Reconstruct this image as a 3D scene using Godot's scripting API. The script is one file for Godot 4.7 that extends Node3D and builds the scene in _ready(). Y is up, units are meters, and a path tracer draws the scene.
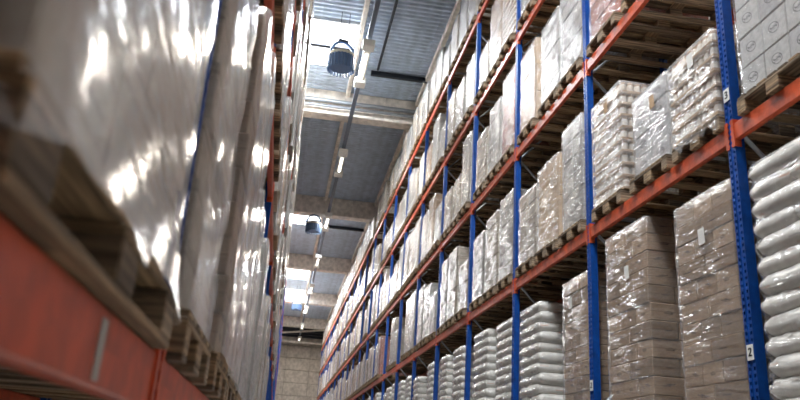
extends Node3D
# A tall warehouse aisle: camera low on the left, pallet racks on both sides.
# World axes: x to the right across the aisle, y up from the floor, -z down the aisle.

const EYE := 1.75          # height of the camera above the floor
const FACE_R := 3.26       # aisle face of the right rack (x)
const FACE_L := -0.31      # aisle face of the left rack (x)
const BAY := 2.8           # distance between uprights
const R_Z0 := 4.906        # far edge of the first right upright in view, metres down the aisle
const L_Z0 := 2.03
const DEPTH := 1.1         # rack depth, front post to rear post
const BEAM_H := 0.14
const ROOF := 13.75        # underside of the roof deck
const R_LEVELS := [0.10, 2.53, 4.66, 6.77, 8.95]   # undersides of the beams above the camera
const L_LEVELS := [0.085, 2.56, 4.66, 6.77, 8.95]
const LAST_BAY := 22
const SKYLIGHTS := [[1.3, 6.3], [18.75, 21.45], [37.4, 39.2], [49.6, 52.6], [56.2, 59.8]]
const SKY_X0 := -1.2
const SKY_X1 := 1.12
const LAMPS := [3.4, 11.2, 19.0, 26.8, 34.6, 42.4, 50.2, 58.0, 65.8, 73.6]
const GIRDERS := [-10.8, 0.5, 11.8, 23.1, 34.3, 45.6, 56.8, 68.1]

var M := {}
var taken := {}
var cache := {}
var rng := RandomNumberGenerator.new()

# ---------------------------------------------------------------- mesh builder
class MB:
	var v := PackedVector3Array()
	var n := PackedVector3Array()
	var t := PackedVector2Array()
	func tri(a: Vector3, b: Vector3, c: Vector3, hint: Vector3, ua := Vector2.ZERO, ub := Vector2.ZERO, uc := Vector2.ZERO) -> void:
		var nn := (c - a).cross(b - a)
		if nn.length_squared() < 1e-16:
			return
		nn = nn.normalized()
		if nn.dot(hint) < 0.0:
			nn = -nn
			var x := b; b = c; c = x
			var y := ub; ub = uc; uc = y
		v.append_array([a, b, c]); n.append_array([nn, nn, nn]); t.append_array([ua, ub, uc])
	func quad(a: Vector3, b: Vector3, c: Vector3, d: Vector3, hint: Vector3, ua := Vector2(0, 1), ub := Vector2(1, 1), uc := Vector2(1, 0), ud := Vector2(0, 0)) -> void:
		tri(a, b, c, hint, ua, ub, uc); tri(a, c, d, hint, ua, uc, ud)
	func box(c: Vector3, s: Vector3) -> void:
		var h := s * 0.5
		for ax in 3:
			for sg in [-1.0, 1.0]:
				var o := Vector3.ZERO; o[ax] = sg * h[ax]
				var p := Vector3.ZERO; p[(ax + 1) % 3] = h[(ax + 1) % 3]
				var q := Vector3.ZERO; q[(ax + 2) % 3] = h[(ax + 2) % 3]
				quad(c + o - p - q, c + o + p - q, c + o + p + q, c + o - p + q, o)
	func tube(pts: Array, r: float, sides := 8) -> void:
		for i in pts.size() - 1:
			var a: Vector3 = pts[i]
			var b: Vector3 = pts[i + 1]
			var d := (b - a).normalized()
			var e := d.cross(Vector3.UP if absf(d.y) < 0.9 else Vector3.RIGHT).normalized()
			var g := d.cross(e)
			for k in sides:
				var o0 := (e * cos(TAU * k / sides) + g * sin(TAU * k / sides)) * r
				var o1 := (e * cos(TAU * (k + 1) / sides) + g * sin(TAU * (k + 1) / sides)) * r
				quad(a + o0, a + o1, b + o1, b + o0, o0 + o1)
				tri(a, a + o0, a + o1, -d); tri(b, b + o0, b + o1, d)
	func lathe(prof: Array, c: Vector3, sides := 20) -> void:   # prof: Vector2(radius, y)
		for i in prof.size() - 1:
			var p: Vector2 = prof[i]
			var q: Vector2 = prof[i + 1]
			for k in sides:
				var a0 := TAU * k / sides
				var a1 := TAU * (k + 1) / sides
				var e0 := Vector3(cos(a0), 0, sin(a0)); var e1 := Vector3(cos(a1), 0, sin(a1))
				var dy := q.y - p.y; var dr := q.x - p.x
				quad(c + e0 * p.x + Vector3.UP * p.y, c + e1 * p.x + Vector3.UP * p.y, c + e1 * q.x + Vector3.UP * q.y, c + e0 * q.x + Vector3.UP * q.y, (e0 + e1) * dy - Vector3.UP * dr * 2.0)
	func done() -> ArrayMesh:
		var a := []
		a.resize(Mesh.ARRAY_MAX)
		a[Mesh.ARRAY_VERTEX] = v; a[Mesh.ARRAY_NORMAL] = n; a[Mesh.ARRAY_TEX_UV] = t
		var m := ArrayMesh.new()
		m.add_surface_from_arrays(Mesh.PRIMITIVE_TRIANGLES, a)
		return m

# a box with chamfered edges, UV 0..1 on every face
func cbox(s: Vector3, c := 0.008) -> ArrayMesh:
	var key := "cb%.4f_%.4f_%.4f_%.4f" % [s.x, s.y, s.z, c]
	if cache.has(key):
		return cache[key]
	var b := MB.new()
	var h := s * 0.5
	var k := h - Vector3.ONE * c
	var uv := func(p: Vector3, ax: int) -> Vector2:
		var q := Vector3(p.x / s.x, p.y / s.y, p.z / s.z) + Vector3.ONE * 0.5
		return Vector2(1.0 - q.z, 1.0 - q.y) if ax == 0 else (Vector2(q.x, q.z) if ax == 1 else Vector2(q.x, 1.0 - q.y))
	for ax in 3:
		var i1 := (ax + 1) % 3
		var i2 := (ax + 2) % 3
		for sg in [-1.0, 1.0]:
			var P := []
			for w in [[-1, -1], [1, -1], [1, 1], [-1, 1]]:
				var p := Vector3.ZERO
				p[ax] = sg * h[ax]; p[i1] = w[0] * k[i1]; p[i2] = w[1] * k[i2]
				P.append(p)
			var o := Vector3.ZERO; o[ax] = sg
			b.quad(P[0], P[1], P[2], P[3], o, uv.call(P[0], ax), uv.call(P[1], ax), uv.call(P[2], ax), uv.call(P[3], ax))
		for s1 in [-1.0, 1.0]:
			for s2 in [-1.0, 1.0]:      # edge along ax
				var E := []
				for w in [[-1.0, 0], [1.0, 0], [1.0, 1], [-1.0, 1]]:
					var p := Vector3.ZERO
					p[ax] = w[0] * k[ax]
					p[i1] = s1 * (h[i1] if w[1] == 0 else k[i1]); p[i2] = s2 * (k[i2] if w[1] == 0 else h[i2])
					E.append(p)
				var o := Vector3.ZERO; o[i1] = s1; o[i2] = s2
				b.quad(E[0], E[1], E[2], E[3], o, uv.call(E[0], i1), uv.call(E[1], i1), uv.call(E[2], i1), uv.call(E[3], i1))
	for x in [-1.0, 1.0]:
		for y in [-1.0, 1.0]:
			for z in [-1.0, 1.0]:
				b.tri(Vector3(x * h.x, y * k.y, z * k.z), Vector3(x * k.x, y * h.y, z * k.z), Vector3(x * k.x, y * k.y, z * h.z), Vector3(x, y, z))
	var m := b.done()
	cache[key] = m
	return m

# ---------------------------------------------------------------- scene helpers
func numbered(called: String) -> String:
	taken[called] = taken.get(called, -1) + 1
	return called if taken[called] == 0 else "%s_%03d" % [called, taken[called]]

func tag(o: Node, label: String, category := "", group := "", kind := "") -> Node:
	if label: o.set_meta("label", label)
	if category: o.set_meta("category", category)
	if group: o.set_meta("group", group)
	if kind: o.set_meta("kind", kind)
	return o

func thing(called: String, label: String, category: String, at := Vector3.ZERO, turn := 0.0, group := "", kind := "") -> Node3D:
	var o := Node3D.new()
	o.name = numbered(called)
	add_child(o)
	o.position = at; o.rotation.y = turn
	tag(o, label, category, group, kind)
	return o

func part(called: String, mesh: Mesh, mat: Material, parent: Node, at := Vector3.ZERO, turn := Vector3.ZERO) -> MeshInstance3D:
	var o := MeshInstance3D.new()
	o.name = called if parent != self else numbered(called)
	o.mesh = mesh
	o.material_override = mat
	parent.add_child(o, true)
	o.position = at; o.rotation = turn
	return o

func fwd(x: float, up: float, z: float) -> Vector3:      # from the camera's own measure to the world
	return Vector3(x, up + EYE, -z)

# ---------------------------------------------------------------- textures
func noise_image(seed_: int, size: int, freq: float, octaves := 3, ridged := false) -> Image:
	var f := FastNoiseLite.new()
	f.seed = seed_; f.frequency = freq; f.fractal_octaves = octaves
	f.noise_type = FastNoiseLite.TYPE_SIMPLEX_SMOOTH
	f.fractal_type = FastNoiseLite.FRACTAL_RIDGED if ridged else FastNoiseLite.FRACTAL_FBM
	return f.get_seamless_image(size, size)

func tone_texture(seed_: int, size: int, fx: float, fy: float, lo: float, hi: float) -> ImageTexture:
	var f := FastNoiseLite.new()
	f.seed = seed_; f.frequency = 1.0; f.fractal_octaves = 4
	var im := Image.create(size, size, false, Image.FORMAT_RGB8)
	for y in size:
		for x in size:
			var a := f.get_noise_2d(x * fx, y * fy) * 0.9 + 0.5
			var b := f.get_noise_2d((size - x) * fx * 3.7 + 91.0, y * fy * 3.1)
			var k := clampf(lerpf(lo, hi, a) + b * 0.12, 0.0, 1.0)
			im.set_pixel(x, y, Color(k, k, k))
	return ImageTexture.create_from_image(im)

func carton_texture(seed_: int, style: String) -> ImageTexture:
	var s := 128
	var f := FastNoiseLite.new()
	f.seed = seed_; f.frequency = 0.03
	var g := RandomNumberGenerator.new(); g.seed = seed_
	var im := Image.create(s, s, false, Image.FORMAT_RGB8)
	for y in s:
		for x in s:
			var k := 0.93 + 0.10 * f.get_noise_2d(x, y) + 0.05 * f.get_noise_2d(x * 9.0, y * 1.5)
			im.set_pixel(x, y, Color(k, k, k))
	var ink := Color(0.30, 0.29, 0.30)
	if style == "print":
		for i in 2:                                   # smudgy dark stencil print
			var px := g.randi_range(20, 78); var py := g.randi_range(38, 70)
			for j in 26:
				var w := g.randi_range(2, 5)
				im.fill_rect(Rect2i(px + g.randi_range(0, 26), py + g.randi_range(0, 9), w, g.randi_range(2, 4)), ink.lerp(Color(0.5, 0.46, 0.42), g.randf()))
		im.fill_rect(Rect2i(0, 60, 128, 3), Color(0.80, 0.78, 0.74))
		im.fill_rect(Rect2i(0, 63, 128, 1), Color(0.62, 0.6, 0.57))
	elif style == "emblem":
		for y in s:
			for x in s:
				var p := Vector2(x - 64, y - 62).rotated(0.55)
				var e := Vector2(p.x / 30.0, p.y / 21.0).length()
				var c := im.get_pixel(x, y)
				var on := e > 0.86 and e < 1.0
				var wave := sin(p.x * 0.13) * 7.0
				on = on or (absf(p.y - wave) < 3.2 and absf(p.x) < 20.0)
				on = on or (absf(p.y - wave + 9.0) < 1.6 and p.x > -14.0 and p.x < 8.0) or (absf(p.y - wave - 9.0) < 1.6 and p.x > -8.0 and p.x < 14.0)
				if on:
					im.set_pixel(x, y, c.lerp(Color(0.42, 0.42, 0.44), 0.8))
	elif style == "stripe":
		im.fill_rect(Rect2i(0, 20, 128, 9), Color(0.78, 0.76, 0.74))
		for j in 5:
			im.fill_rect(Rect2i(14, 80 + j * 6, g.randi_range(20, 52), 2), Color(0.55, 0.54, 0.54))
	return ImageTexture.create_from_image(im)

func sack_texture() -> ImageTexture:
	var s := 256
	var g := RandomNumberGenerator.new(); g.seed = 5
	var f := FastNoiseLite.new(); f.seed = 8; f.frequency = 0.02
	var im := Image.create(s, s, false, Image.FORMAT_RGB8)
	for y in s:
		for x in s:
			var k := 0.94 + 0.09 * f.get_noise_2d(x, y)
			im.set_pixel(x, y, Color(k, k, k * 0.99))
	for i in 7:
		var px := g.randi_range(0, 200); var py := g.randi_range(0, 240)
		var ink := Color(0.85, 0.55, 0.38) if i % 2 == 0 else Color(0.60, 0.60, 0.63)
		for j in 9:
			im.fill_rect(Rect2i(px + j * 5, py + g.randi_range(0, 2), 3, 7), ink)
	return ImageTexture.create_from_image(im)

func mat(called: String, c: Color, rough: float, metal := 0.0, tex: Texture2D = null) -> StandardMaterial3D:
	var m := StandardMaterial3D.new()
	m.resource_name = called
	m.albedo_color = c; m.roughness = rough; m.metallic = metal
	if tex: m.albedo_texture = tex
	M[called] = m
	return m

func triplanar(m: StandardMaterial3D, sc: Vector3, world := false) -> void:
	m.uv1_triplanar = true; m.uv1_scale = sc; m.uv1_world_triplanar = world

func make_materials() -> void:
	var mottled := tone_texture(3, 128, 0.02, 0.02, 0.86, 1.0)
	var grain := tone_texture(11, 256, 0.006, 0.11, 0.55, 1.0)
	var blue := mat("blue_paint", Color(0.03, 0.29, 0.62), 0.38, 0.0, mottled); triplanar(blue, Vector3.ONE * 1.5)
	var orange := mat("orange_paint", Color(0.80, 0.34, 0.20), 0.4, 0.0, mottled); triplanar(orange, Vector3.ONE * 1.5)
	mat("zinc", Color(0.62, 0.64, 0.66), 0.4, 0.8)
	mat("dark_steel", Color(0.13, 0.15, 0.19), 0.5, 0.3)
	mat("plate_white", Color(0.9, 0.9, 0.88), 0.5)
	mat("plate_grey", Color(0.66, 0.65, 0.62), 0.5)
	mat("ink", Color(0.05, 0.05, 0.06), 0.6)
	var tones := [Color(0.76, 0.64, 0.49), Color(0.64, 0.53, 0.40), Color(0.54, 0.46, 0.37), Color(0.70, 0.61, 0.50)]
	for i in 4:
		var w := mat("wood_%d" % i, tones[i], 0.8, 0.0, grain)
		triplanar(w, Vector3(0.9, 1.0, 1.0)); w.uv1_offset = Vector3(0.3 * i, 0.17 * i, 0.41 * i)
	for i in 3:
		mat("kraft_%d" % i, [Color(0.66, 0.54, 0.41), Color(0.58, 0.475, 0.36), Color(0.70, 0.58, 0.45)][i], 0.75, 0.0, carton_texture(20 + i, "print"))
		mat("white_%d" % i, [Color(0.66, 0.65, 0.63), Color(0.60, 0.59, 0.57), Color(0.70, 0.69, 0.67)][i], 0.7, 0.0, carton_texture(30 + i, "stripe"))
		mat("emblem_%d" % i, [Color(0.76, 0.76, 0.76), Color(0.72, 0.72, 0.72), Color(0.79, 0.79, 0.78)][i], 0.6, 0.0, carton_texture(40 + i, "emblem"))
		mat("beige_%d" % i, [Color(0.69, 0.64, 0.57), Color(0.64, 0.59, 0.53), Color(0.73, 0.68, 0.61)][i], 0.75, 0.0, carton_texture(50 + i, "stripe"))
		mat("russet_%d" % i, [Color(0.70, 0.38, 0.29), Color(0.64, 0.36, 0.28), Color(0.72, 0.44, 0.36)][i], 0.7, 0.0, carton_texture(60 + i, "stripe"))
		mat("tan_%d" % i, [Color(0.78, 0.66, 0.52), Color(0.75, 0.63, 0.49), Color(0.80, 0.69, 0.55)][i], 0.75, 0.0, carton_texture(70 + i, "plain"))
	mat("jar", Color(0.88, 0.85, 0.80), 0.35)
	mat("lid", Color(0.68, 0.56, 0.44), 0.4)
	var sack := mat("sack", Color(0.92, 0.91, 0.89), 0.4, 0.0, sack_texture()); triplanar(sack, Vector3(1.6, 1.9, 1.6), true)
	# stretch film: a thin milky sheet whose wrinkles are in its normals
	var folds := noise_image(77, 512, 0.012, 4, true)
	folds.convert(Image.FORMAT_RGBA8)
	folds.bump_map_to_normal_map(7.0)
	var fold_tex := ImageTexture.create_from_image(folds)
	for f in [["film_clear", 0.08, 0.14, 0.25], ["film_thin", 0.15, 0.15, 0.8], ["film", 0.16, 0.19, 1.1], ["film_heavy", 0.24, 0.2, 1.2], ["film_smooth", 0.26, 0.16, 0.14]]:
		var m := mat(f[0], Color(0.86, 0.86, 0.86, f[1]), f[2])
		m.transparency = BaseMaterial3D.TRANSPARENCY_ALPHA
		m.cull_mode = BaseMaterial3D.CULL_DISABLED
		m.normal_enabled = true; m.normal_texture = fold_tex; m.normal_scale = f[3]
	var deck := mat("roof_deck", Color(0.76, 0.82, 0.89), 0.45, 0.1, mottled); triplanar(deck, Vector3.ONE * 0.3, true)
	var conc := mat("pale_concrete", Color(0.92, 0.89, 0.85), 0.8, 0.0, mottled); triplanar(conc, Vector3.ONE * 0.4, true)
	var wallm := mat("wall_panel", Color(0.80, 0.77, 0.74), 0.7, 0.0, mottled); triplanar(wallm, Vector3.ONE * 0.3, true)
	mat("wall_joint", Color(0.62, 0.60, 0.57), 0.8)
	var fl := mat("floor", Color(0.64, 0.63, 0.61), 0.4, 0.0, mottled); triplanar(fl, Vector3.ONE * 0.25, true)
	mat("unit_blue", Color(0.36, 0.46, 0.60), 0.45, 0.1)
	mat("unit_band", Color(0.80, 0.77, 0.71), 0.5)
	mat("tray_steel", Color(0.42, 0.46, 0.52), 0.5, 0.2)
	mat("tray_grey", Color(0.74, 0.75, 0.76), 0.45, 0.3)
	var glow := mat("skylight_glow", Color(0.95, 0.97, 1.0), 0.5)
	glow.emission_enabled = true; glow.emission = Color(0.96, 0.98, 1.0); glow.emission_energy_multiplier = 3.0
	var tube := mat("tube_glow", Color(1, 1, 1), 0.5)
	tube.emission_enabled = true; tube.emission = Color(1.0, 0.98, 0.93); tube.emission_energy_multiplier = 4.0

# ---------------------------------------------------------------- the setting
func area(at: Vector3, size: Vector2, energy: float, c: Color, called: String) -> void:
	var l := AreaLight3D.new()
	l.name = called
	l.area_size = size; l.area_normalize_energy = true
	l.light_energy = energy; l.light_color = c
	l.shadow_enabled = true
	l.area_range = 60.0; l.area_attenuation = 2.0
	add_child(l, true)
	l.position = at; l.rotation = Vector3(-PI / 2, 0, 0)

func lights() -> void:
	for i in SKYLIGHTS.size():
		var z: float = (SKYLIGHTS[i][0] + SKYLIGHTS[i][1]) * 0.5
		var len_: float = SKYLIGHTS[i][1] - SKYLIGHTS[i][0]
		area(Vector3((SKY_X0 + SKY_X1) * 0.5, ROOF + 0.0, -z), Vector2(SKY_X1 - SKY_X0 - 0.1, len_ - 0.1), SKY_POWER * len_ / 2.7, Color(0.96, 0.98, 1.0), "skylight_daylight")
	for z in LAMPS:
		area(fwd(1.34, 10.70, z), Vector2(0.16, 1.4), LAMP_POWER, Color(1.0, 0.96, 0.90), "strip_lamp_light")

const SKY_POWER := 80.0
const LAMP_POWER := 9.0

func build_setting() -> void:
	# floor
	var fl := part("floor", cbox(Vector3(7.6, 0.3, 98.0), 0.01), M.floor, self, Vector3(1.5, -0.15, -31.5))
	tag(fl, "smooth grey concrete warehouse floor", "", "", "structure")
	# side walls of pale panels
	for w in [["wall_left", -2.15, "pale wall behind the left rack"], ["wall_right", 5.1, "pale wall behind the right rack"]]:
		var o := part(w[0], cbox(Vector3(0.3, 14.6, 98.0), 0.01), M.pale_concrete, self, Vector3(w[1], 7.3, -31.5))
		tag(o, w[2], "", "", "structure")
	var back := part("wall_back", cbox(Vector3(7.6, 14.6, 0.3), 0.01), M.pale_concrete, self, Vector3(1.5, 7.3, 17.3))
	tag(back, "pale wall closing the aisle behind the viewer", "", "", "structure")
	var e := thing("wall_end", "grey panelled end wall of the aisle", "", Vector3(1.5, 0, -78.0), 0.0, "", "structure")
	part("wall_core", cbox(Vector3(7.6, 14.6, 0.25), 0.01), M.wall_joint, e, Vector3(0, 7.3, -0.19))
	for r in 11:
		for c in 3:
			part("wall_panel", cbox(Vector3(2.38, 1.21, 0.08), 0.012), M.wall_panel, e, Vector3(-2.42 + c * 2.42, 0.63 + r * 1.25, 0.0))
	# the roof: deck with cross ribs, girders, purlins
	var roof := thing("ceiling", "ribbed blue-grey steel roof on pale girders", "", Vector3.ZERO, 0.0, "", "structure")
	var b := MB.new()
	var strips := [[-2.3, SKY_X0, -17.4, 80.0], [SKY_X1, 5.25, -17.4, 80.0]]
	var from := -17.4
	for s in SKYLIGHTS:
		strips.append([SKY_X0, SKY_X1, from, s[0]])
		from = s[1]
	strips.append([SKY_X0, SKY_X1, from, 80.0])
	for s in strips:
		b.box(Vector3((s[0] + s[1]) * 0.5, ROOF + 0.16, -(s[2] + s[3]) * 0.5), Vector3(s[1] - s[0], 0.2, s[3] - s[2]))
		var z: float = s[2]
		while z + 0.2 <= s[3]:                     # trapezoid ribs hanging 6 cm under the sheet
			var y0 := ROOF + 0.06; var y1 := ROOF
			var A := [Vector2(z + 0.02, y0), Vector2(z + 0.05, y1), Vector2(z + 0.13, y1), Vector2(z + 0.16, y0)]
			for i in 3:
				var p: Vector2 = A[i]; var q: Vector2 = A[i + 1]
				b.quad(Vector3(s[0], p.y, -p.x), Vector3(s[1], p.y, -p.x), Vector3(s[1], q.y, -q.x), Vector3(s[0], q.y, -q.x), Vector3(0, -1, [1.0, 0.0, -1.0][i] * 0.5))
			z += 0.2
	part("roof_deck", b.done(), M.roof_deck, roof)
	for z in GIRDERS:
		part("girder", cbox(Vector3(7.2, 0.9, 0.55), 0.03), M.pale_concrete, roof, Vector3(1.5, ROOF - 0.45, -z - 0.3))
	for x in [-1.28, 1.17, 3.62]:
		for i in GIRDERS.size() - 1:
			var a: float = GIRDERS[i] + 0.6; var c: float = GIRDERS[i + 1]
			part("purlin", cbox(Vector3(0.14, 0.22, c - a), 0.015), M.pale_concrete, roof, Vector3(x, ROOF - 0.11, -(a + c) * 0.5))
	# dark cross bars under the deck
	for d in [[21.3, 1.75, 4.9], [38.7, 1.3, 4.9], [58.6, -1.0, 4.9]]:
		part("cross_bar", cbox(Vector3(d[2] - d[1], 0.16, 0.14), 0.02), M.dark_steel, roof, Vector3((d[1] + d[2]) * 0.5, ROOF - 0.14, -d[0]))
	# wind bracing near the end wall
	var br := MB.new()
	br.tube([fwd(-1.4, 10.6, 70.0), fwd(4.9, 11.6, 70.5)], 0.09)
	part("wind_brace", br.done(), M.pale_concrete, roof)
	var br2 := MB.new()
	br2.tube([fwd(-1.4, 10.3, 72.0), fwd(4.9, 10.3, 72.0)], 0.12)
	part("tie_bar", br2.done(), M.pale_concrete, roof)
	for k in 3:
		part("end_girder", cbox(Vector3(7.2, 0.5, 0.3), 0.03), M.dark_steel, roof, Vector3(1.5, ROOF - 0.4, -(72.5 + k * 1.8)))
	# skylights
	for i in SKYLIGHTS.size():
		var s = SKYLIGHTS[i]
		var zc: float = (s[0] + s[1]) * 0.5; var len_: float = s[1] - s[0]; var w := SKY_X1 - SKY_X0; var xc := (SKY_X0 + SKY_X1) * 0.5
		var o := thing("window_%d" % (i + 1), "bright translucent skylight set in the roof", "", Vector3(xc, ROOF, -zc), 0.0, "", "structure")
		part("skylight_pane", cbox(Vector3(w, 0.03, len_), 0.004), M.skylight_glow, o, Vector3(0, 0.1, 0))
		for sg in [-1.0, 1.0]:
			part("frame_bar", cbox(Vector3(0.06, 0.2, len_), 0.006), M.tray_grey, o, Vector3(sg * (w * 0.5 - 0.03), 0.06, 0))
			part("frame_bar", cbox(Vector3(w, 0.2, 0.06), 0.006), M.tray_grey, o, Vector3(0, 0.06, sg * (len_ * 0.5 - 0.03)))
		part("glazing_bar", cbox(Vector3(w, 0.12, 0.16), 0.006), M.dark_steel, o, Vector3(0, -0.06, 0.0))

func strip_lamp(z: float, i: int) -> void:
	var t := thing("strip_lamp", "narrow strip lamp on the cable tray, %s of the row in the roof" % nth(i), "lamp", fwd(1.34, 10.75, z), 0.0, "strip lamps along the tray")
	part("housing", cbox(Vector3(0.2, 0.09, 1.7), 0.02), M.plate_white, t, Vector3(0, 0.06, 0))
	var b := MB.new(); b.tube([Vector3(0, 0, -0.72), Vector3(0, 0, 0.72)], 0.035, 10)
	part("tube", b.done(), M.tube_glow, t)
	for s in [-1.0, 1.0]:
		part("end_box", cbox(Vector3(0.34, 0.2, 0.36), 0.02), M.plate_white, t, Vector3(0, 0.06, s * 1.1))
		part("hanger", cbox(Vector3(0.03, 0.055, 0.03), 0.004), M.zinc, t, Vector3(0, 0.185, s * 1.1))

func build_roof_things() -> void:
	# cable tray with side rails and rungs
	var t := thing("cable_tray", "long grey cable tray hanging under the roof above the aisle", "cable tray", fwd(1.34, 11.02, 28.0))
	for s in [-1.0, 1.0]:
		part("side_rail", cbox(Vector3(0.015, 0.06, 90.0), 0.003), M.tray_steel, t, Vector3(s * 0.06, 0, 0))
	part("tray_bottom", cbox(Vector3(0.12, 0.01, 90.0), 0.003), M.tray_steel, t, Vector3(0, -0.03, 0))
	for i in LAMPS.size():
		strip_lamp(LAMPS[i], i)
	# thin conduit on the deck right of the tray
	var b := MB.new()
	b.tube([fwd(1.95, 11.90, 12.7), fwd(1.95, 11.90, 21.1)], 0.04)
	tag(part("conduit", b.done(), M.dark_steel, self), "thin dark conduit running along the ribbed roof right of the lamps", "conduit")
	# silver pipes along the near girder
	for k in 2:
		var p := MB.new()
		p.tube([fwd(-1.9, 11.5 - k * 0.2, 22.95), fwd(4.9, 11.5 - k * 0.2, 22.95)], 0.07 - k * 0.02, 10)
		tag(part("pipe", p.done(), M.zinc, self), ["upper, thicker silver pipe running along the nearest pale girder", "lower, thinner silver pipe running along the nearest pale girder"][k], "pipe", "silver pipes on the girder")
	# hanging drum-shaped air units
	var spots := [[0.66, 10.55, 18.3, "blue-grey ribbed drum hanging below the large bright skylight"], [0.72, 10.6, 34.5, "dark drum hanging on two wires below the second girder"], [0.55, 10.6, 55.0, "small dark drum hanging before the farthest skylight"]]
	for s in spots:
		air_unit(fwd(s[0], s[1], s[2]), s[3])

func air_unit(at: Vector3, label: String) -> void:
	var t := thing("hanging_air_unit", label, "air unit", at, 0.2, "drum units hanging from the roof")
	var R := 0.36
	var b := MB.new()
	b.lathe([Vector2(0.0, -0.34), Vector2(R * 0.86, -0.34), Vector2(R * 0.90, -0.30), Vector2(R * 0.97, -0.02), Vector2(R * 0.97, 0.0), Vector2(0, 0.02)], Vector3.ZERO, 32)
	part("drum", b.done(), M.unit_blue, t)
	for k in 24:
		var a := TAU * k / 24.0
		part("fin", cbox(Vector3(0.07, 0.40, 0.04), 0.004), M.unit_blue, t, Vector3(cos(a) * R * 0.97, -0.22, sin(a) * R * 0.97), Vector3(0, -a, 0))
	var c := MB.new()
	c.lathe([Vector2(R * 0.98, -0.02), Vector2(R * 1.07, -0.01), Vector2(R * 1.07, 0.05), Vector2(R * 0.96, 0.07), Vector2(R * 0.96, -0.02)], Vector3.ZERO, 32)
	part("rim_band", c.done(), M.unit_band, t)
	var h := MB.new()
	var pts := []
	for k in 13:
		var a := PI * k / 12.0
		pts.append(Vector3(-cos(a) * R * 0.95, 0.05 + sin(a) * 0.44, 0))
	h.tube(pts, 0.04, 8)
	part("yoke", h.done(), M.unit_blue, t)
	part("motor", cbox(Vector3(0.26, 0.16, 0.26), 0.03), M.unit_blue, t, Vector3(0, 0.09, 0))
	part("bracket", cbox(Vector3(0.3, 0.06, 0.1), 0.01), M.dark_steel, t, Vector3(0, 0.53, 0))
	for s in [-1.0, 1.0]:
		var w := MB.new(); w.tube([Vector3(s * 0.12, 0.53, 0), Vector3(s * 0.12, 13.755 - at.y, 0)], 0.008, 6)
		part("wire", w.done(), M.dark_steel, t)

func nth(i: int) -> String:
	return ["first", "second", "third", "fourth", "fifth", "sixth", "seventh", "eighth", "ninth", "tenth", "eleventh", "twelfth", "thirteenth", "fourteenth", "fifteenth", "sixteenth", "seventeenth", "eighteenth", "nineteenth", "twentieth", "twenty-first", "twenty-second", "twenty-third", "twenty-fourth"][i]

# ---------------------------------------------------------------- racks
# post: channel 10 cm wide (z), 8 cm deep (x), aisle face at x = 0 with two columns of real slots
func post_mesh(h: float) -> ArrayMesh:
	if cache.has("post%.2f" % h):
		return cache["post%.2f" % h]
	var b := MB.new()
	var w := 0.05
	# sides and return lips
	for s in [-1.0, 1.0]:
		b.box(Vector3(0.04, h / 2, s * (w - 0.002)), Vector3(0.08, h, 0.004))
		b.box(Vector3(0.078, h / 2, s * (w - 0.012)), Vector3(0.004, h, 0.024))
		b.box(Vector3(0.002, h / 2, s * 0.0445), Vector3(0.004, h, 0.011))
	b.box(Vector3(0.008, h / 2, 0), Vector3(0.004, h, 0.034))     # sunk centre strip
	for s in [-1.0, 1.0]:
		b.box(Vector3(0.005, h / 2, s * 0.017), Vector3(0.010, h, 0.004))
		var y := 0.0
		while y < h - 0.05:                                        # rungs between the slots
			b.box(Vector3(0.002, y + 0.012, s * 0.029), Vector3(0.004, 0.024, 0.021))
			y += 0.05
	var m := b.done()
	cache["post%.2f" % h] = m
	return m

func connector_mesh(side: float) -> ArrayMesh:     # beam end plate hooked on the post, with a toothed edge
	var key := "conn%.0f" % side
	if cache.has(key):
		return cache[key]
	var b := MB.new()
	b.box(Vector3(-0.004, 0, side * 0.040), Vector3(0.006, 0.23, 0.034))
	for k in 5:
		b.box(Vector3(-0.004, -0.095 + k * 0.048, side * 0.019), Vector3(0.006, 0.02, 0.014))
	b.box(Vector3(0.022, 0, side * 0.055), Vector3(0.058, 0.23, 0.006))
	var m := b.done()
	cache[key] = m
	return m

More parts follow.
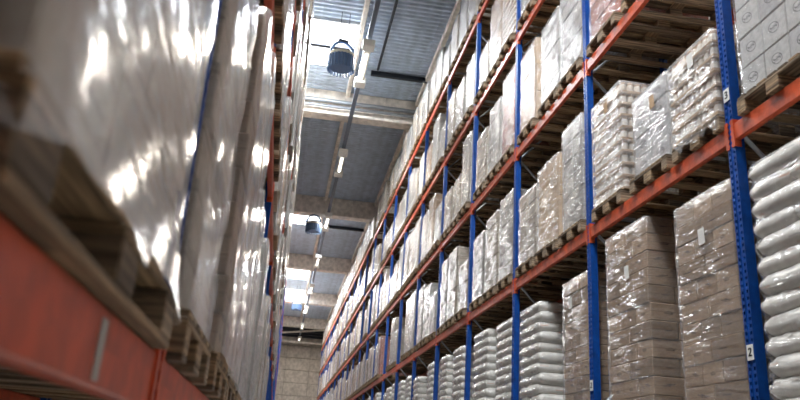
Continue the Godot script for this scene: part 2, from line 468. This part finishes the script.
func build_rack(left: bool) -> void:
	var face := FACE_L if left else FACE_R
	var dirx := -1.0 if left else 1.0
	var z0 := L_Z0 if left else R_Z0
	var levels = L_LEVELS if left else R_LEVELS
	var label := "long blue and orange pallet rack close on the left" if left else "tall blue and orange pallet rack filling the right side"
	var rack := thing("pallet_rack", label, "rack", Vector3(face, 0, 0))
	var top: float = EYE + levels[4] + 0.3
	var first := -2 if left else -2
	var pm := post_mesh(top)
	for k in range(first, LAST_BAY + 1):
		var zc := z0 - 0.05 + BAY * k
		var f := Node3D.new(); f.name = "upright_frame"; rack.add_child(f, true)
		f.position = Vector3(0, 0, -zc)
		if left: f.rotation.y = PI
		part("post", pm, M.blue_paint, f)
		part("post", pm, M.blue_paint, f, Vector3(DEPTH, 0, 0), Vector3(0, PI, 0))
		for s in [0.0, DEPTH]:
			part("foot_plate", cbox(Vector3(0.14, 0.012, 0.14), 0.003), M.zinc, f, Vector3(s + (0.03 if s == 0.0 else -0.03), 0.006, 0))
		var b := MB.new()
		var y := 0.4
		var flip := false
		while y + 1.0 < top:
			var xa := 0.06; var xb := DEPTH - 0.06
			b.tube([Vector3(xb if flip else xa, y, 0), Vector3(xa if flip else xb, y + 1.0, 0)], 0.018, 6)
			flip = not flip
			y += 1.0
		b.tube([Vector3(0.06, 0.4, 0), Vector3(DEPTH - 0.06, 0.4, 0)], 0.018, 6)
		part("bracing", b.done() if k == first else cache["brace%s" % left], M.zinc, f)
		if k == first: cache["brace%s" % left] = (f.get_node("bracing") as MeshInstance3D).mesh
	for k in range(first, LAST_BAY):
		for li in 5:
			for row in 2:
				var far := z0 - 0.1 + BAY * (k + 1); var near := z0 + BAY * k
				var y: float = EYE + levels[li] + BEAM_H / 2
				var x := (0.025 if row == 0 else DEPTH - 0.025) * dirx
				var bm := part("beam", cbox(Vector3(0.05, BEAM_H, far - near), 0.007), M.orange_paint, rack, Vector3(x, y, -(far + near) / 2))
				if row == 0:
					for s in [-1.0, 1.0]:       # connector at each end, lapping over the post's face
						var c := part("end_connector", connector_mesh(-s if left else -s), M.orange_paint, bm, Vector3(-0.025 if not left else 0.025, -0.01, s * ((far - near) / 2 + 0.05)))
						if left:
							c.rotation.y = PI
							c.mesh = connector_mesh(s)
	if not left:
		for p in [[0, 0.90, "2"], [0, 2.94, "3"], [1, 0.91, "2"]]:
			var zc: float = z0 - 0.05 + BAY * p[0]
			var pl := part("location_plate", cbox(Vector3(0.004, 0.11, 0.075), 0.001), M.plate_white, rack, Vector3(-0.005, EYE + p[1], -zc + 0.003))
			var tm := TextMesh.new()
			var fo := SystemFont.new(); fo.font_names = ["Droid Sans"]; fo.font_weight = 700
			tm.text = p[2]; tm.font = fo; tm.font_size = 64; tm.pixel_size = 0.0013; tm.depth = 0.002
			part("digit", tm, M.ink, pl, Vector3(-0.003, 0.0, 0), Vector3(0, -PI / 2, 0))
	else:
		part("label_strip", cbox(Vector3(0.003, 0.105, 0.045), 0.001), M.plate_grey, rack, Vector3(0.0015, EYE + levels[0] + 0.065, -1.34))

# ---------------------------------------------------------------- pallets
# 1.2 m deep (x), width along z; origin at the centre of its base
func pallet(full: bool, w: float) -> Node3D:
	var root := Node3D.new()
	var g := RandomNumberGenerator.new(); g.seed = int(w * 1000)
	var list := []
	for i in 3:       # bottom boards
		list.append(["bottom_board", Vector3(1.2, 0.022, 0.1 if i != 1 else 0.145), Vector3(0, 0.011, (i - 1) * (w / 2 - 0.05)), 0.0])
		for j in 3:
			list.append(["block", Vector3(0.145, 0.078, 0.1 if i != 1 else 0.145), Vector3((j - 1) * 0.5275, 0.061, (i - 1) * (w / 2 - 0.05)), 0.0])
	for j in 3:
		list.append(["stringer_board", Vector3(w, 0.022, 0.145), Vector3((j - 1) * 0.5275, 0.111, 0), PI / 2])
	var n := 7 if full else 5
	for i in n:
		list.append(["deck_board", Vector3(1.2, 0.022, w / n - 0.022), Vector3(0, 0.133, -w / 2 + (i + 0.5) * w / n), 0.0])
	if full:
		for p in list:
			part(p[0], cbox(p[1], 0.004), M["wood_%d" % g.randi_range(0, 3)], root, p[2], Vector3(0, p[3], 0))
		return root
	var o := MeshInstance3D.new()
	var st := SurfaceTool.new()
	st.begin(Mesh.PRIMITIVE_TRIANGLES)
	for p in list:
		st.append_from(cbox(p[1], 0.004), 0, Transform3D(Basis(Vector3.UP, p[3]), p[2]))
	o.mesh = st.commit()
	o.material_override = M["wood_%d" % g.randi_range(0, 3)]
	root.free()
	return o

# ---------------------------------------------------------------- loads
# the film round a load: a closed band with rounded corners that follows the layers and sags in folds
func film_mesh(w: float, d: float, h: float, layers: int, scallop: float, amp: float, seed_: int, fine: bool, skirt := 0.0, flare := 0.0) -> ArrayMesh:
	var f := FastNoiseLite.new(); f.seed = seed_; f.frequency = 1.0; f.fractal_octaves = 3
	var per := 56 if fine else 28
	var rows := (layers * 4 if scallop > 0.004 else 18) if fine else (layers * 2 if scallop > 0.004 else 8)
	var v := PackedVector3Array(); var t := PackedVector2Array(); var ix := PackedInt32Array()
	var r := 0.025 if scallop < 0.004 else 0.07
	var ring := []
	var each := per / 4
	var half := Vector2(d / 2, w / 2)
	var cs := [Vector2(1, 1), Vector2(-1, 1), Vector2(-1, -1), Vector2(1, -1)]
	for q in 4:
		var c: Vector2 = Vector2(cs[q].x * (half.x - r), cs[q].y * (half.y - r))
		for k in 4:
			var a := PI / 2 * q + PI / 2 * k / 3.0
			ring.append([c + Vector2(cos(a), sin(a)) * r, Vector2(cos(a), sin(a))])
		var c2: Vector2 = Vector2(cs[(q + 1) % 4].x * (half.x - r), cs[(q + 1) % 4].y * (half.y - r))
		var nn: Vector2 = Vector2(cos(PI / 2 * (q + 1)), sin(PI / 2 * (q + 1)))
		for k in range(1, each - 3):
			ring.append([(c + nn * r).lerp(c2 + nn * r, float(k) / (each - 3)), nn])
	ring.append(ring[0])
	var s := 0.0
	for i in ring.size():
		if i > 0: s += (ring[i][0] - ring[i - 1][0]).length()
		for j in rows + 3:
			var low := -skirt * clampf(0.65 + 0.9 * f.get_noise_2d(ring[i][0].x * 7.0 + 5.0, ring[i][0].y * 7.0), 0.1, 1.0)
			var y := low + (h - low) * minf(float(j) / rows, 1.0)
			var nn: Vector2 = ring[i][1]
			var o: float = 0.008 + amp * (0.5 + f.get_noise_3d(ring[i][0].x * 2.2, y * 4.0, ring[i][0].y * 2.2))
			if scallop > 0.0: o += scallop * (absf(sin(PI * clampf(y, 0, h) / h * layers)) - 0.75)
			if flare > 0.0: o += flare * (1.0 - smoothstep(-skirt, 0.12, y))
			var p: Vector2 = ring[i][0] + nn * o
			if j > rows:                                   # film folded over the top edge
				p = p * (0.90 if j == rows + 1 else 0.72)
				y = h + 0.006 + 0.012 * f.get_noise_2d(p.x * 6.0, p.y * 6.0)
			v.append(Vector3(p.x, y, p.y))
			t.append(Vector2((s + 0.3 * y) * 0.13, (y - 0.10 * s) * 1.6))
	var st := SurfaceTool.new()
	st.begin(Mesh.PRIMITIVE_TRIANGLES)
	st.set_smooth_group(0)
	var R := rows + 3
	for i in v.size():
		st.set_uv(t[i]); st.add_vertex(v[i])
	for i in ring.size() - 1:
		for j in R - 1:
			var a := i * R + j; var b := (i + 1) * R + j
			for q in [a, a + 1, b, b, a + 1, b + 1]:
				st.add_index(q)
	st.generate_normals()
	st.generate_tangents()
	return st.commit()

func sack_mesh(s: Vector3) -> ArrayMesh:
	var key := "sack%s" % s
	if cache.has(key):
		return cache[key]
	var st := SurfaceTool.new()
	st.begin(Mesh.PRIMITIVE_TRIANGLES)
	st.set_smooth_group(0)
	var nu := 14; var nv := 10
	var f := FastNoiseLite.new(); f.seed = 31; f.frequency = 1.0
	for side in 2:
		for i in nu + 1:
			for j in nv + 1:
				var u := sin(PI / 2 * (2.0 * i / nu - 1.0)); var w := sin(PI / 2 * (2.0 * j / nv - 1.0))
				var th := pow(maxf((1.0 - pow(absf(u), 7.0)) * (1.0 - pow(absf(w), 7.0)), 0.0), 0.45)
				var y := s.y * 0.5 * th * (1.0 + 0.22 * f.get_noise_2d(u * 2.6 + side * 9.0, w * 2.6)) * (1.0 if side == 0 else -1.0)
				var wob := 1.0 + 0.035 * f.get_noise_2d(u * 3.0, w * 3.0 + 20.0)
				st.set_uv(Vector2(u, w) * 0.5 + Vector2.ONE * 0.5)
				st.add_vertex(Vector3(u * s.x * 0.5 * (1.0 - 0.04 * w * w) * wob, y, w * s.z * 0.5 * (1.0 - 0.03 * u * u) * wob))
	for side in 2:
		var o := side * (nu + 1) * (nv + 1)
		for i in nu:
			for j in nv:
				var a := o + i * (nv + 1) + j; var b := a + nv + 1
				var q := [a, b, a + 1, b, b + 1, a + 1] if side == 0 else [a, a + 1, b, b, a + 1, b + 1]
				for k in q: st.add_index(k)
	st.generate_normals()
	var m := st.commit()
	cache[key] = m
	return m

func jar_row_mesh(d: float, w: float, hh: float) -> Array:   # the jars round the rim of one tray, and their lids
	var key := "jars%.3f_%.3f_%.3f" % [d, w, hh]
	if cache.has(key):
		return cache[key]
	var b := MB.new(); var l := MB.new()
	var r := 0.04
	var nx := int(d / (2.0 * r)); var nz := int(w / (2.0 * r))
	for i in nx:
		for j in nz:
			if i > 0 and j > 0 and i < nx - 1 and j < nz - 1:
				continue
			var c := Vector3(-d / 2 + (i + 0.5) * d / nx, 0, -w / 2 + (j + 0.5) * w / nz)
			b.lathe([Vector2(r * 0.94, 0.0), Vector2(r * 0.97, hh * 0.62), Vector2(r * 0.72, hh * 0.78)], c, 8)
			l.lathe([Vector2(r * 0.78, hh * 0.76), Vector2(r * 0.78, hh * 0.97), Vector2(0.0, hh * 0.98)], c, 8)
	cache[key] = [b.done(), l.done()]
	return cache[key]

# returns a Node3D (not yet in the tree) whose origin is the centre of the load's base
# spec: kind, w (along the aisle), d, h, layers, nz, nx, film, seed, full
func make_stack(sp: Dictionary) -> Node3D:
	var g := RandomNumberGenerator.new(); g.seed = sp.seed
	var root := Node3D.new()
	var kind: String = sp.kind
	var w: float = sp.w; var d: float = sp.get("d", 1.1); var h: float = sp.h
	var L: int = sp.layers
	var lh := h / L
	var pieces := []        # [name, mesh, material, transform]
	var scallop := 0.0
	if kind == "sack":
		scallop = 0.024
		for i in L:
			var y := lh * (i + 0.5) * 0.98 + lh * 0.11 + 0.02
			if i % 2 == 0:
				for k in 3:
					pieces.append(["sack", sack_mesh(Vector3(d / 3 + 0.03, lh * 1.22, w)), M.sack, Transform3D(Basis(Vector3.UP, g.randf_range(-0.03, 0.03)), Vector3((k - 1) * d / 3, y, g.randf_range(-0.012, 0.012)))])
			else:
				for k in 4:
					pieces.append(["sack", sack_mesh(Vector3(d / 2 + 0.02, lh * 1.22, w / 2 + 0.03)), M.sack, Transform3D(Basis(Vector3.UP, g.randf_range(-0.03, 0.03)), Vector3((k % 2 - 0.5) * d / 2, y, (k / 2 - 0.5) * w / 2))])
	elif kind == "tray":
		var js := jar_row_mesh(d - 0.01, w - 0.01, lh * 0.96)
		for i in L:
			var y := lh * i
			var off := Vector3(g.randf_range(-0.006, 0.006), y, g.randf_range(-0.006, 0.006))
			pieces.append(["tray", cbox(Vector3(d, lh * 0.22, w), 0.004), M["tan_%d" % g.randi_range(0, 2)], Transform3D(Basis.IDENTITY, off + Vector3.UP * lh * 0.12)])
			pieces.append(["jars", js[0], M.jar, Transform3D(Basis.IDENTITY, off + Vector3.UP * 0.01)])
			pieces.append(["lids", js[1], M.lid, Transform3D(Basis.IDENTITY, off + Vector3.UP * 0.01)])
	else:
		var nz: int = sp.nz; var nx: int = sp.nx
		var mixed: bool = sp.get("mixed", false)
		for i in L:
			var az := nz; var ax := nx
			if mixed and i % 2 == 1:
				az = maxi(1, nz - 1); ax = nx + 1
			var sz := Vector3(d / ax - 0.007, lh - 0.005, w / az - 0.007)
			var sh := Vector3(g.randf_range(-0.008, 0.008), 0, g.randf_range(-0.008, 0.008))
			for a in ax:
				for c in az:
					if full_inside(a, ax, c, az):
						continue
					var p := Vector3(-d / 2 + (a + 0.5) * d / ax, lh * (i + 0.5), -w / 2 + (c + 0.5) * w / az) + sh
					p += Vector3(g.randf_range(-0.004, 0.004), 0, g.randf_range(-0.003, 0.003))
					pieces.append(["carton", cbox(sz, 0.006), M["%s_%d" % [kind, g.randi_range(0, 2)]], Transform3D(Basis(Vector3.UP, g.randf_range(-0.012, 0.012)), p)])
	if sp.full:
		for p in pieces:
			var o := part(p[0], p[1], p[2], root)
			o.transform = p[3]
			if p[0] in ["jars", "lids"]: o.set_meta("kind", "stuff")
	else:
		var by := {}
		for p in pieces:
			var key: String = p[0] + "|" + p[2].resource_name
			if not by.has(key):
				var st := SurfaceTool.new(); st.begin(Mesh.PRIMITIVE_TRIANGLES)
				by[key] = [st, p[0], p[2]]
			by[key][0].append_from(p[1], 0, p[3])
		for key in by:
			var o := part({"carton": "carton_stack", "sack": "sack_stack"}.get(by[key][1], by[key][1]), by[key][0].commit(), by[key][2], root)
			o.set_meta("kind", "stuff")
	if sp.get("film", "film") != "":
		part("stretch_film", film_mesh(w + 0.01, d + 0.01, h, L, scallop, sp.get("amp", 0.012), sp.seed, sp.full, sp.get("skirt", 0.0), sp.get("flare", 0.0)), M[sp.get("film", "film")], root)
	for s in sp.get("stickers", []):      # [height, along, material]
		part("paper_label", cbox(Vector3(0.003, 0.13, 0.09), 0.001), M[s[2]], root, Vector3((-d / 2 - 0.026), s[0], s[1]), Vector3(0, 0, 0.05))
	return root

func full_inside(a: int, ax: int, c: int, az: int) -> bool:   # cartons in the heart of a load, seen from nowhere
	return a > 0 and a < ax - 1 and c > 0 and c < az - 1

const KINDS := {
	"kraft": ["brown printed cartons", "carton_load"], "white": ["white film-wrapped cartons", "carton_load"], "emblem": ["white emblem-printed cartons", "carton_load"],
	"beige": ["beige film-wrapped cartons", "carton_load"], "russet": ["reddish film-wrapped cartons", "carton_load"], "tan": ["large tan boxes", "carton_load"],
	"sack": ["white plump sacks", "sack_load"], "tray": ["trays of small jars", "tray_load"]}
const R_ROWS := ["below lowest orange beam", "on lowest orange beam", "on second orange beam", "on third orange beam", "on topmost orange beam"]
const L_ROWS := ["on near red beam", "on second orange beam", "on third orange beam", "on fourth orange beam", "on topmost beam"]

var protos := {}
func proto(sp: Dictionary) -> Node3D:
	var key := str(sp)
	if not protos.has(key):
		protos[key] = make_stack(sp)
		return protos[key]
	return protos[key].duplicate()

var pallet_protos := {}
func put(sp: Dictionary, left: bool, row: int, bay: int, slot: String, zc: float, overhang := 0.05, inset := 0.0, with_pallet := true, turn := 0.0, turned_pallet := false) -> void:
	var face := FACE_L if left else FACE_R
	var dirx := -1.0 if left else 1.0
	var y: float = EYE + (L_LEVELS if left else R_LEVELS)[row] + BEAM_H + 0.001
	var x := face + dirx * (0.6 - overhang)
	var lx := face + dirx * (0.57 - inset)
	var place: String = "%s rack, %s, %s bay, %s" % ["left" if left else "right", (L_ROWS if left else R_ROWS)[row], nth(bay), slot]
	if with_pallet:
		var full := bay <= (2 if left else 4)
		var pw: float = clampf(snappedf(sp.w, 0.05), 0.75, 1.1)
		var pk := "%s%.2f" % [full, pw]
		var p: Node3D
		if pallet_protos.has(pk):
			p = pallet_protos[pk].duplicate()
		else:
			p = pallet(full, pw); pallet_protos[pk] = p
		p.name = numbered("wooden_pallet")
		add_child(p)
		p.position = Vector3(x, y, -zc)
		p.rotation.y = turn
		if turned_pallet:
			p.rotation.y = PI / 2
			p.position.x = face + dirx * (pw / 2 - overhang)
		tag(p, "wooden pallet, " + place, "pallet", "wooden pallets on the %s rack" % ("left" if left else "right"))
	var o := proto(sp)
	o.name = numbered(KINDS[sp.kind][1])
	add_child(o)
	o.position = Vector3(lx, y + (0.1445 if with_pallet else 0.001), -zc)
	o.rotation.y = turn + (PI if left else 0.0)
	tag(o, KINDS[sp.kind][0] + ", " + place, {"sack": "sacks", "tray": "trays"}.get(sp.kind, "cartons"), "loads on the %s rack" % ("left" if left else "right"))

func spec(kind: String, w: float, h: float, seed_: int, full: bool, extra := {}) -> Dictionary:
	var sp := {"kind": kind, "w": w, "h": h, "seed": seed_, "full": full, "film": "film", "amp": 0.012, "nz": 2, "nx": 3}
	match kind:
		"kraft": sp.layers = maxi(2, roundi(h / 0.165)); sp.nz = 3; sp.nx = 3; sp.mixed = true; sp.film = "film_thin"
		"white": sp.layers = maxi(2, roundi(h / 0.24)); sp.nz = 2; sp.nx = 3
		"emblem": sp.layers = maxi(2, roundi(h / 0.28)); sp.nz = 3; sp.nx = 4; sp.film = "film_clear"; sp.amp = 0.005
		"beige": sp.layers = maxi(2, roundi(h / 0.2)); sp.nz = 2; sp.nx = 3; sp.mixed = true
		"russet": sp.layers = maxi(2, roundi(h / 0.3)); sp.nz = 2; sp.nx = 3
		"tan": sp.layers = 2; sp.nz = 1; sp.nx = 2; sp.film = "film_thin"
		"sack": sp.layers = maxi(3, roundi(h / 0.14)); sp.film = "film_thin"; sp.amp = 0.006
		"tray": sp.layers = maxi(2, roundi(h / 0.13)); sp.film = "film"; sp.amp = 0.009
	sp.merge(extra, true)
	return sp

func slot_name(i: int, n: int) -> String:
	if n == 1: return "only load"
	return ["nearest load", "middle load", "farthest load"][i] if n == 3 else ["nearer load", "farther load"][i]

func build_loads() -> void:
	# ---- the right rack, loads picked out in the photograph: [bay, row, kind, near z, far z, height, extras]; bay 1 is the one at the right edge
	var near := [
		[1, 1, "emblem", 3.84, 4.68, 1.3, {}], [1, 1, "emblem", 2.88, 3.70, 1.3, {}],
		[1, 0, "sack", 3.78, 4.68, 1.86, {"inset": 0.03}], [1, 0, "sack", 2.7, 3.6, 1.86, {}],
		[2, 1, "tray", 4.95, 5.66, 0.80, {"layers": 6, "inset": 0.05, "skirt": 0.13, "stickers": [[0.66, 0.05, "plate_white"]]}], [2, 1, "emblem", 5.80, 6.50, 0.87, {"layers": 4, "nz": 2, "film": "film_thin", "stickers": [[0.66, 0.1, "tan_0"]]}], [2, 1, "tray", 6.72, 7.48, 1.25, {"layers": 9, "inset": 0.02, "film": "film_heavy", "stickers": [[1.08, 0.05, "tan_1"]]}],
		[2, 0, "kraft", 4.96, 5.80, 1.88, {"stickers": [[1.52, 0.02, "plate_white"]]}], [2, 0, "kraft", 6.34, 7.24, 2.01, {"stickers": [[1.54, 0.06, "plate_white"]]}],
		[2, 2, "russet", 5.75, 6.55, 1.3, {}], [2, 2, "russet", 6.72, 7.50, 1.35, {}],
		[3, 1, "white", 7.83, 8.47, 1.40, {}], [3, 1, "tan", 8.62, 9.42, 1.2, {"film": "film"}], [3, 1, "beige", 9.52, 10.26, 1.08, {}],
		[3, 0, "kraft", 7.74, 8.50, 1.80, {"stickers": [[1.52, -0.1, "plate_white"]]}], [3, 0, "sack", 9.36, 10.2, 1.78, {}],
		[3, 2, "white", 7.74, 8.48, 1.38, {}], [3, 2, "white", 8.56, 9.28, 1.3, {}], [3, 2, "tan", 9.52, 10.26, 1.37, {"layers": 3, "film": "film"}],
		[4, 1, "white", 10.55, 11.28, 1.38, {}], [4, 1, "beige", 11.4, 12.14, 1.30, {}], [4, 1, "white", 12.26, 13.0, 1.2, {}],
		[4, 0, "sack", 10.58, 11.4, 1.77, {}], [4, 0, "sack", 11.9, 12.8, 1.82, {}],
		[4, 2, "russet", 10.55, 11.28, 1.50, {"nz": 1}], [4, 2, "white", 11.4, 12.1, 1.30, {}], [4, 2, "beige", 12.26, 13.0, 1.1, {}],
	]
	var count := {}
	for a in near:
		var key := "%d_%d" % [a[0], a[1]]
		count[key] = count.get(key, 0) + 1
	var seen := {}
	for a in near:
		var key := "%d_%d" % [a[0], a[1]]
		var i: int = seen.get(key, 0); seen[key] = i + 1
		var nm := slot_name(i, count[key])
		if a[0] == 1:
			nm = "farther load" if (a[3] > 3.6 and count[key] > 1) else ("nearer load" if count[key] > 1 else "only load")
		put(spec(a[2], a[4] - a[3], a[5], 100 + int(a[3] * 10) + a[1], true, a[6]), false, a[1], a[0] - 1, nm, (a[3] + a[4]) / 2, 0.04, a[6].get("inset", 0.0))
	# ---- the rest of the right rack
	var g := RandomNumberGenerator.new(); g.seed = 4
	for k in range(2, LAST_BAY + 1):
		var zn := R_Z0 + BAY * (k - 1)
		for row in 5:
			if count.has("%d_%d" % [k + 1, row]):
				continue
			var n := 3
			if row == 0 and g.randf() < 0.4: n = 2
			var red_at := 1 if (k == 8 and row == 1) else -1
			for i in n:
				if g.randf() < 0.08 or (red_at == 1 and i == 0):
					continue
				var r := g.randf()
				var kind := "white"
				if row == 0:
					kind = "sack" if r < 0.72 else ("kraft" if r < 0.85 else "white")
				else:
					kind = "white" if r < 0.42 else ("beige" if r < 0.68 else ("tray" if r < 0.76 else ("kraft" if r < 0.86 else ("sack" if r < 0.92 else ("emblem" if r < 0.97 else "tan")))))
				if i == red_at: kind = "russet"
				var full := k <= 4
				var hh: float = [0.95, 1.15, 1.3, 1.45, 1.55][g.randi_range(0, 4)]
				if row == 0: hh = [1.62, 1.77, 1.82][g.randi_range(0, 2)]
				if row == 4: hh = [1.0, 1.2, 1.35][g.randi_range(0, 2)]
				if i == red_at: hh = 1.3
				var wid: float = [0.66, 0.76, 0.76][g.randi_range(0, 2)]
				var zc := zn + 0.04 + (2.62 / n) * (i + 0.5) + g.randf_range(-0.02, 0.02)
				put(spec(kind, wid, hh, 200 + int(hh * 100) + g.randi_range(0, 1), full, {"film": "film_thin"} if i == red_at else {}), false, row, k, slot_name(i, n), zc, 0.05 + g.randf_range(-0.02, 0.02), g.randf_range(-0.02, 0.02), true, g.randf_range(-0.01, 0.01))
	# ---- the left rack: the lowest beam level beside the camera
	put(spec("kraft", 0.95, 2.0, 900, true, {"film": ""}), true, 0, 0, "nearest load", 0.18, -0.03, -0.03)
	put(spec("beige", 1.1, 1.95, 901, true, {"film": "film_smooth", "amp": 0.012, "nz": 3, "layers": 8, "skirt": 0.09, "flare": 0.045}), true, 0, 0, "farthest load", 1.31, 0.03, 0.02, true, 0.0, true)
	put(spec("beige", 0.82, 1.75, 902, true, {"film": "film_smooth", "amp": 0.014}), true, 0, 1, "nearest load", 2.52, 0.04, 0.03)
	put(spec("kraft", 0.82, 1.6, 903, true, {"film": "film_smooth", "amp": 0.014}), true, 0, 1, "middle load", 3.48, 0.05, 0.07)
	put(spec("beige", 0.70, 1.9, 904, true, {"film": "film_smooth", "amp": 0.014}), true, 0, 1, "farthest load", 4.34, 0.05, 0.06)
	for k in range(0, 11):
		var zn := L_Z0 + BAY * (k - 1)
		for row in 5:
			if (row == 0 and (k < 2 or k > 5)) or (k == 0 and row != 1): continue
			for i in 3:
				var kind: String = ["white", "beige", "white", "kraft"][g.randi_range(0, 3)]
				var hh: float = [1.15, 1.35, 1.5][g.randi_range(0, 2)]
				put(spec(kind, 0.76, hh, 200 + int(hh * 100) + g.randi_range(0, 1), k <= 2, {"film": "film_heavy"}), true, row, k, slot_name(i, 3), zn + 0.04 + 0.873 * (i + 0.5), 0.05, g.randf_range(0.0, 0.09), k < 3)

func _ready() -> void:
	# ---- camera
	var cam := Camera3D.new()
	cam.name = "camera"
	add_child(cam)
	cam.transform = Transform3D(Basis(Vector3(0.98487, 0.06405, 0.16101), Vector3(-0.11359, 0.94032, 0.32077), Vector3(-0.13086, -0.33420, 0.93337)).orthonormalized(), Vector3(0, EYE, 0))
	cam.near = 0.05; cam.far = 300.0
	cam.fov = rad_to_deg(2.0 * atan(200.0 / 742.0))
	var at := CameraAttributesPhysical.new()
	at.frustum_focal_length = 44.5
	at.frustum_focus_distance = 10.0
	at.exposure_aperture = 4.0
	at.frustum_near = 0.05; at.frustum_far = 300.0
	cam.attributes = at
	cam.current = true
	# ---- sky, exposure
	var we := WorldEnvironment.new()
	we.name = "environment"
	var env := Environment.new()
	env.background_mode = Environment.BG_SKY
	var sky := Sky.new()
	var psm := ProceduralSkyMaterial.new()
	sky.sky_material = psm
	env.sky = sky
	env.tonemap_mode = Environment.TONE_MAPPER_LINEAR
	env.tonemap_exposure = 1.5
	env.sdfgi_enabled = true; env.ssao_enabled = true; env.ssil_enabled = true
	we.environment = env
	add_child(we)
	lights()
	make_materials()
	build_setting()
	build_rack(false)
	build_rack(true)
	build_loads()
	build_roof_things()
	for k in protos:
		if not protos[k].is_inside_tree(): protos[k].free()
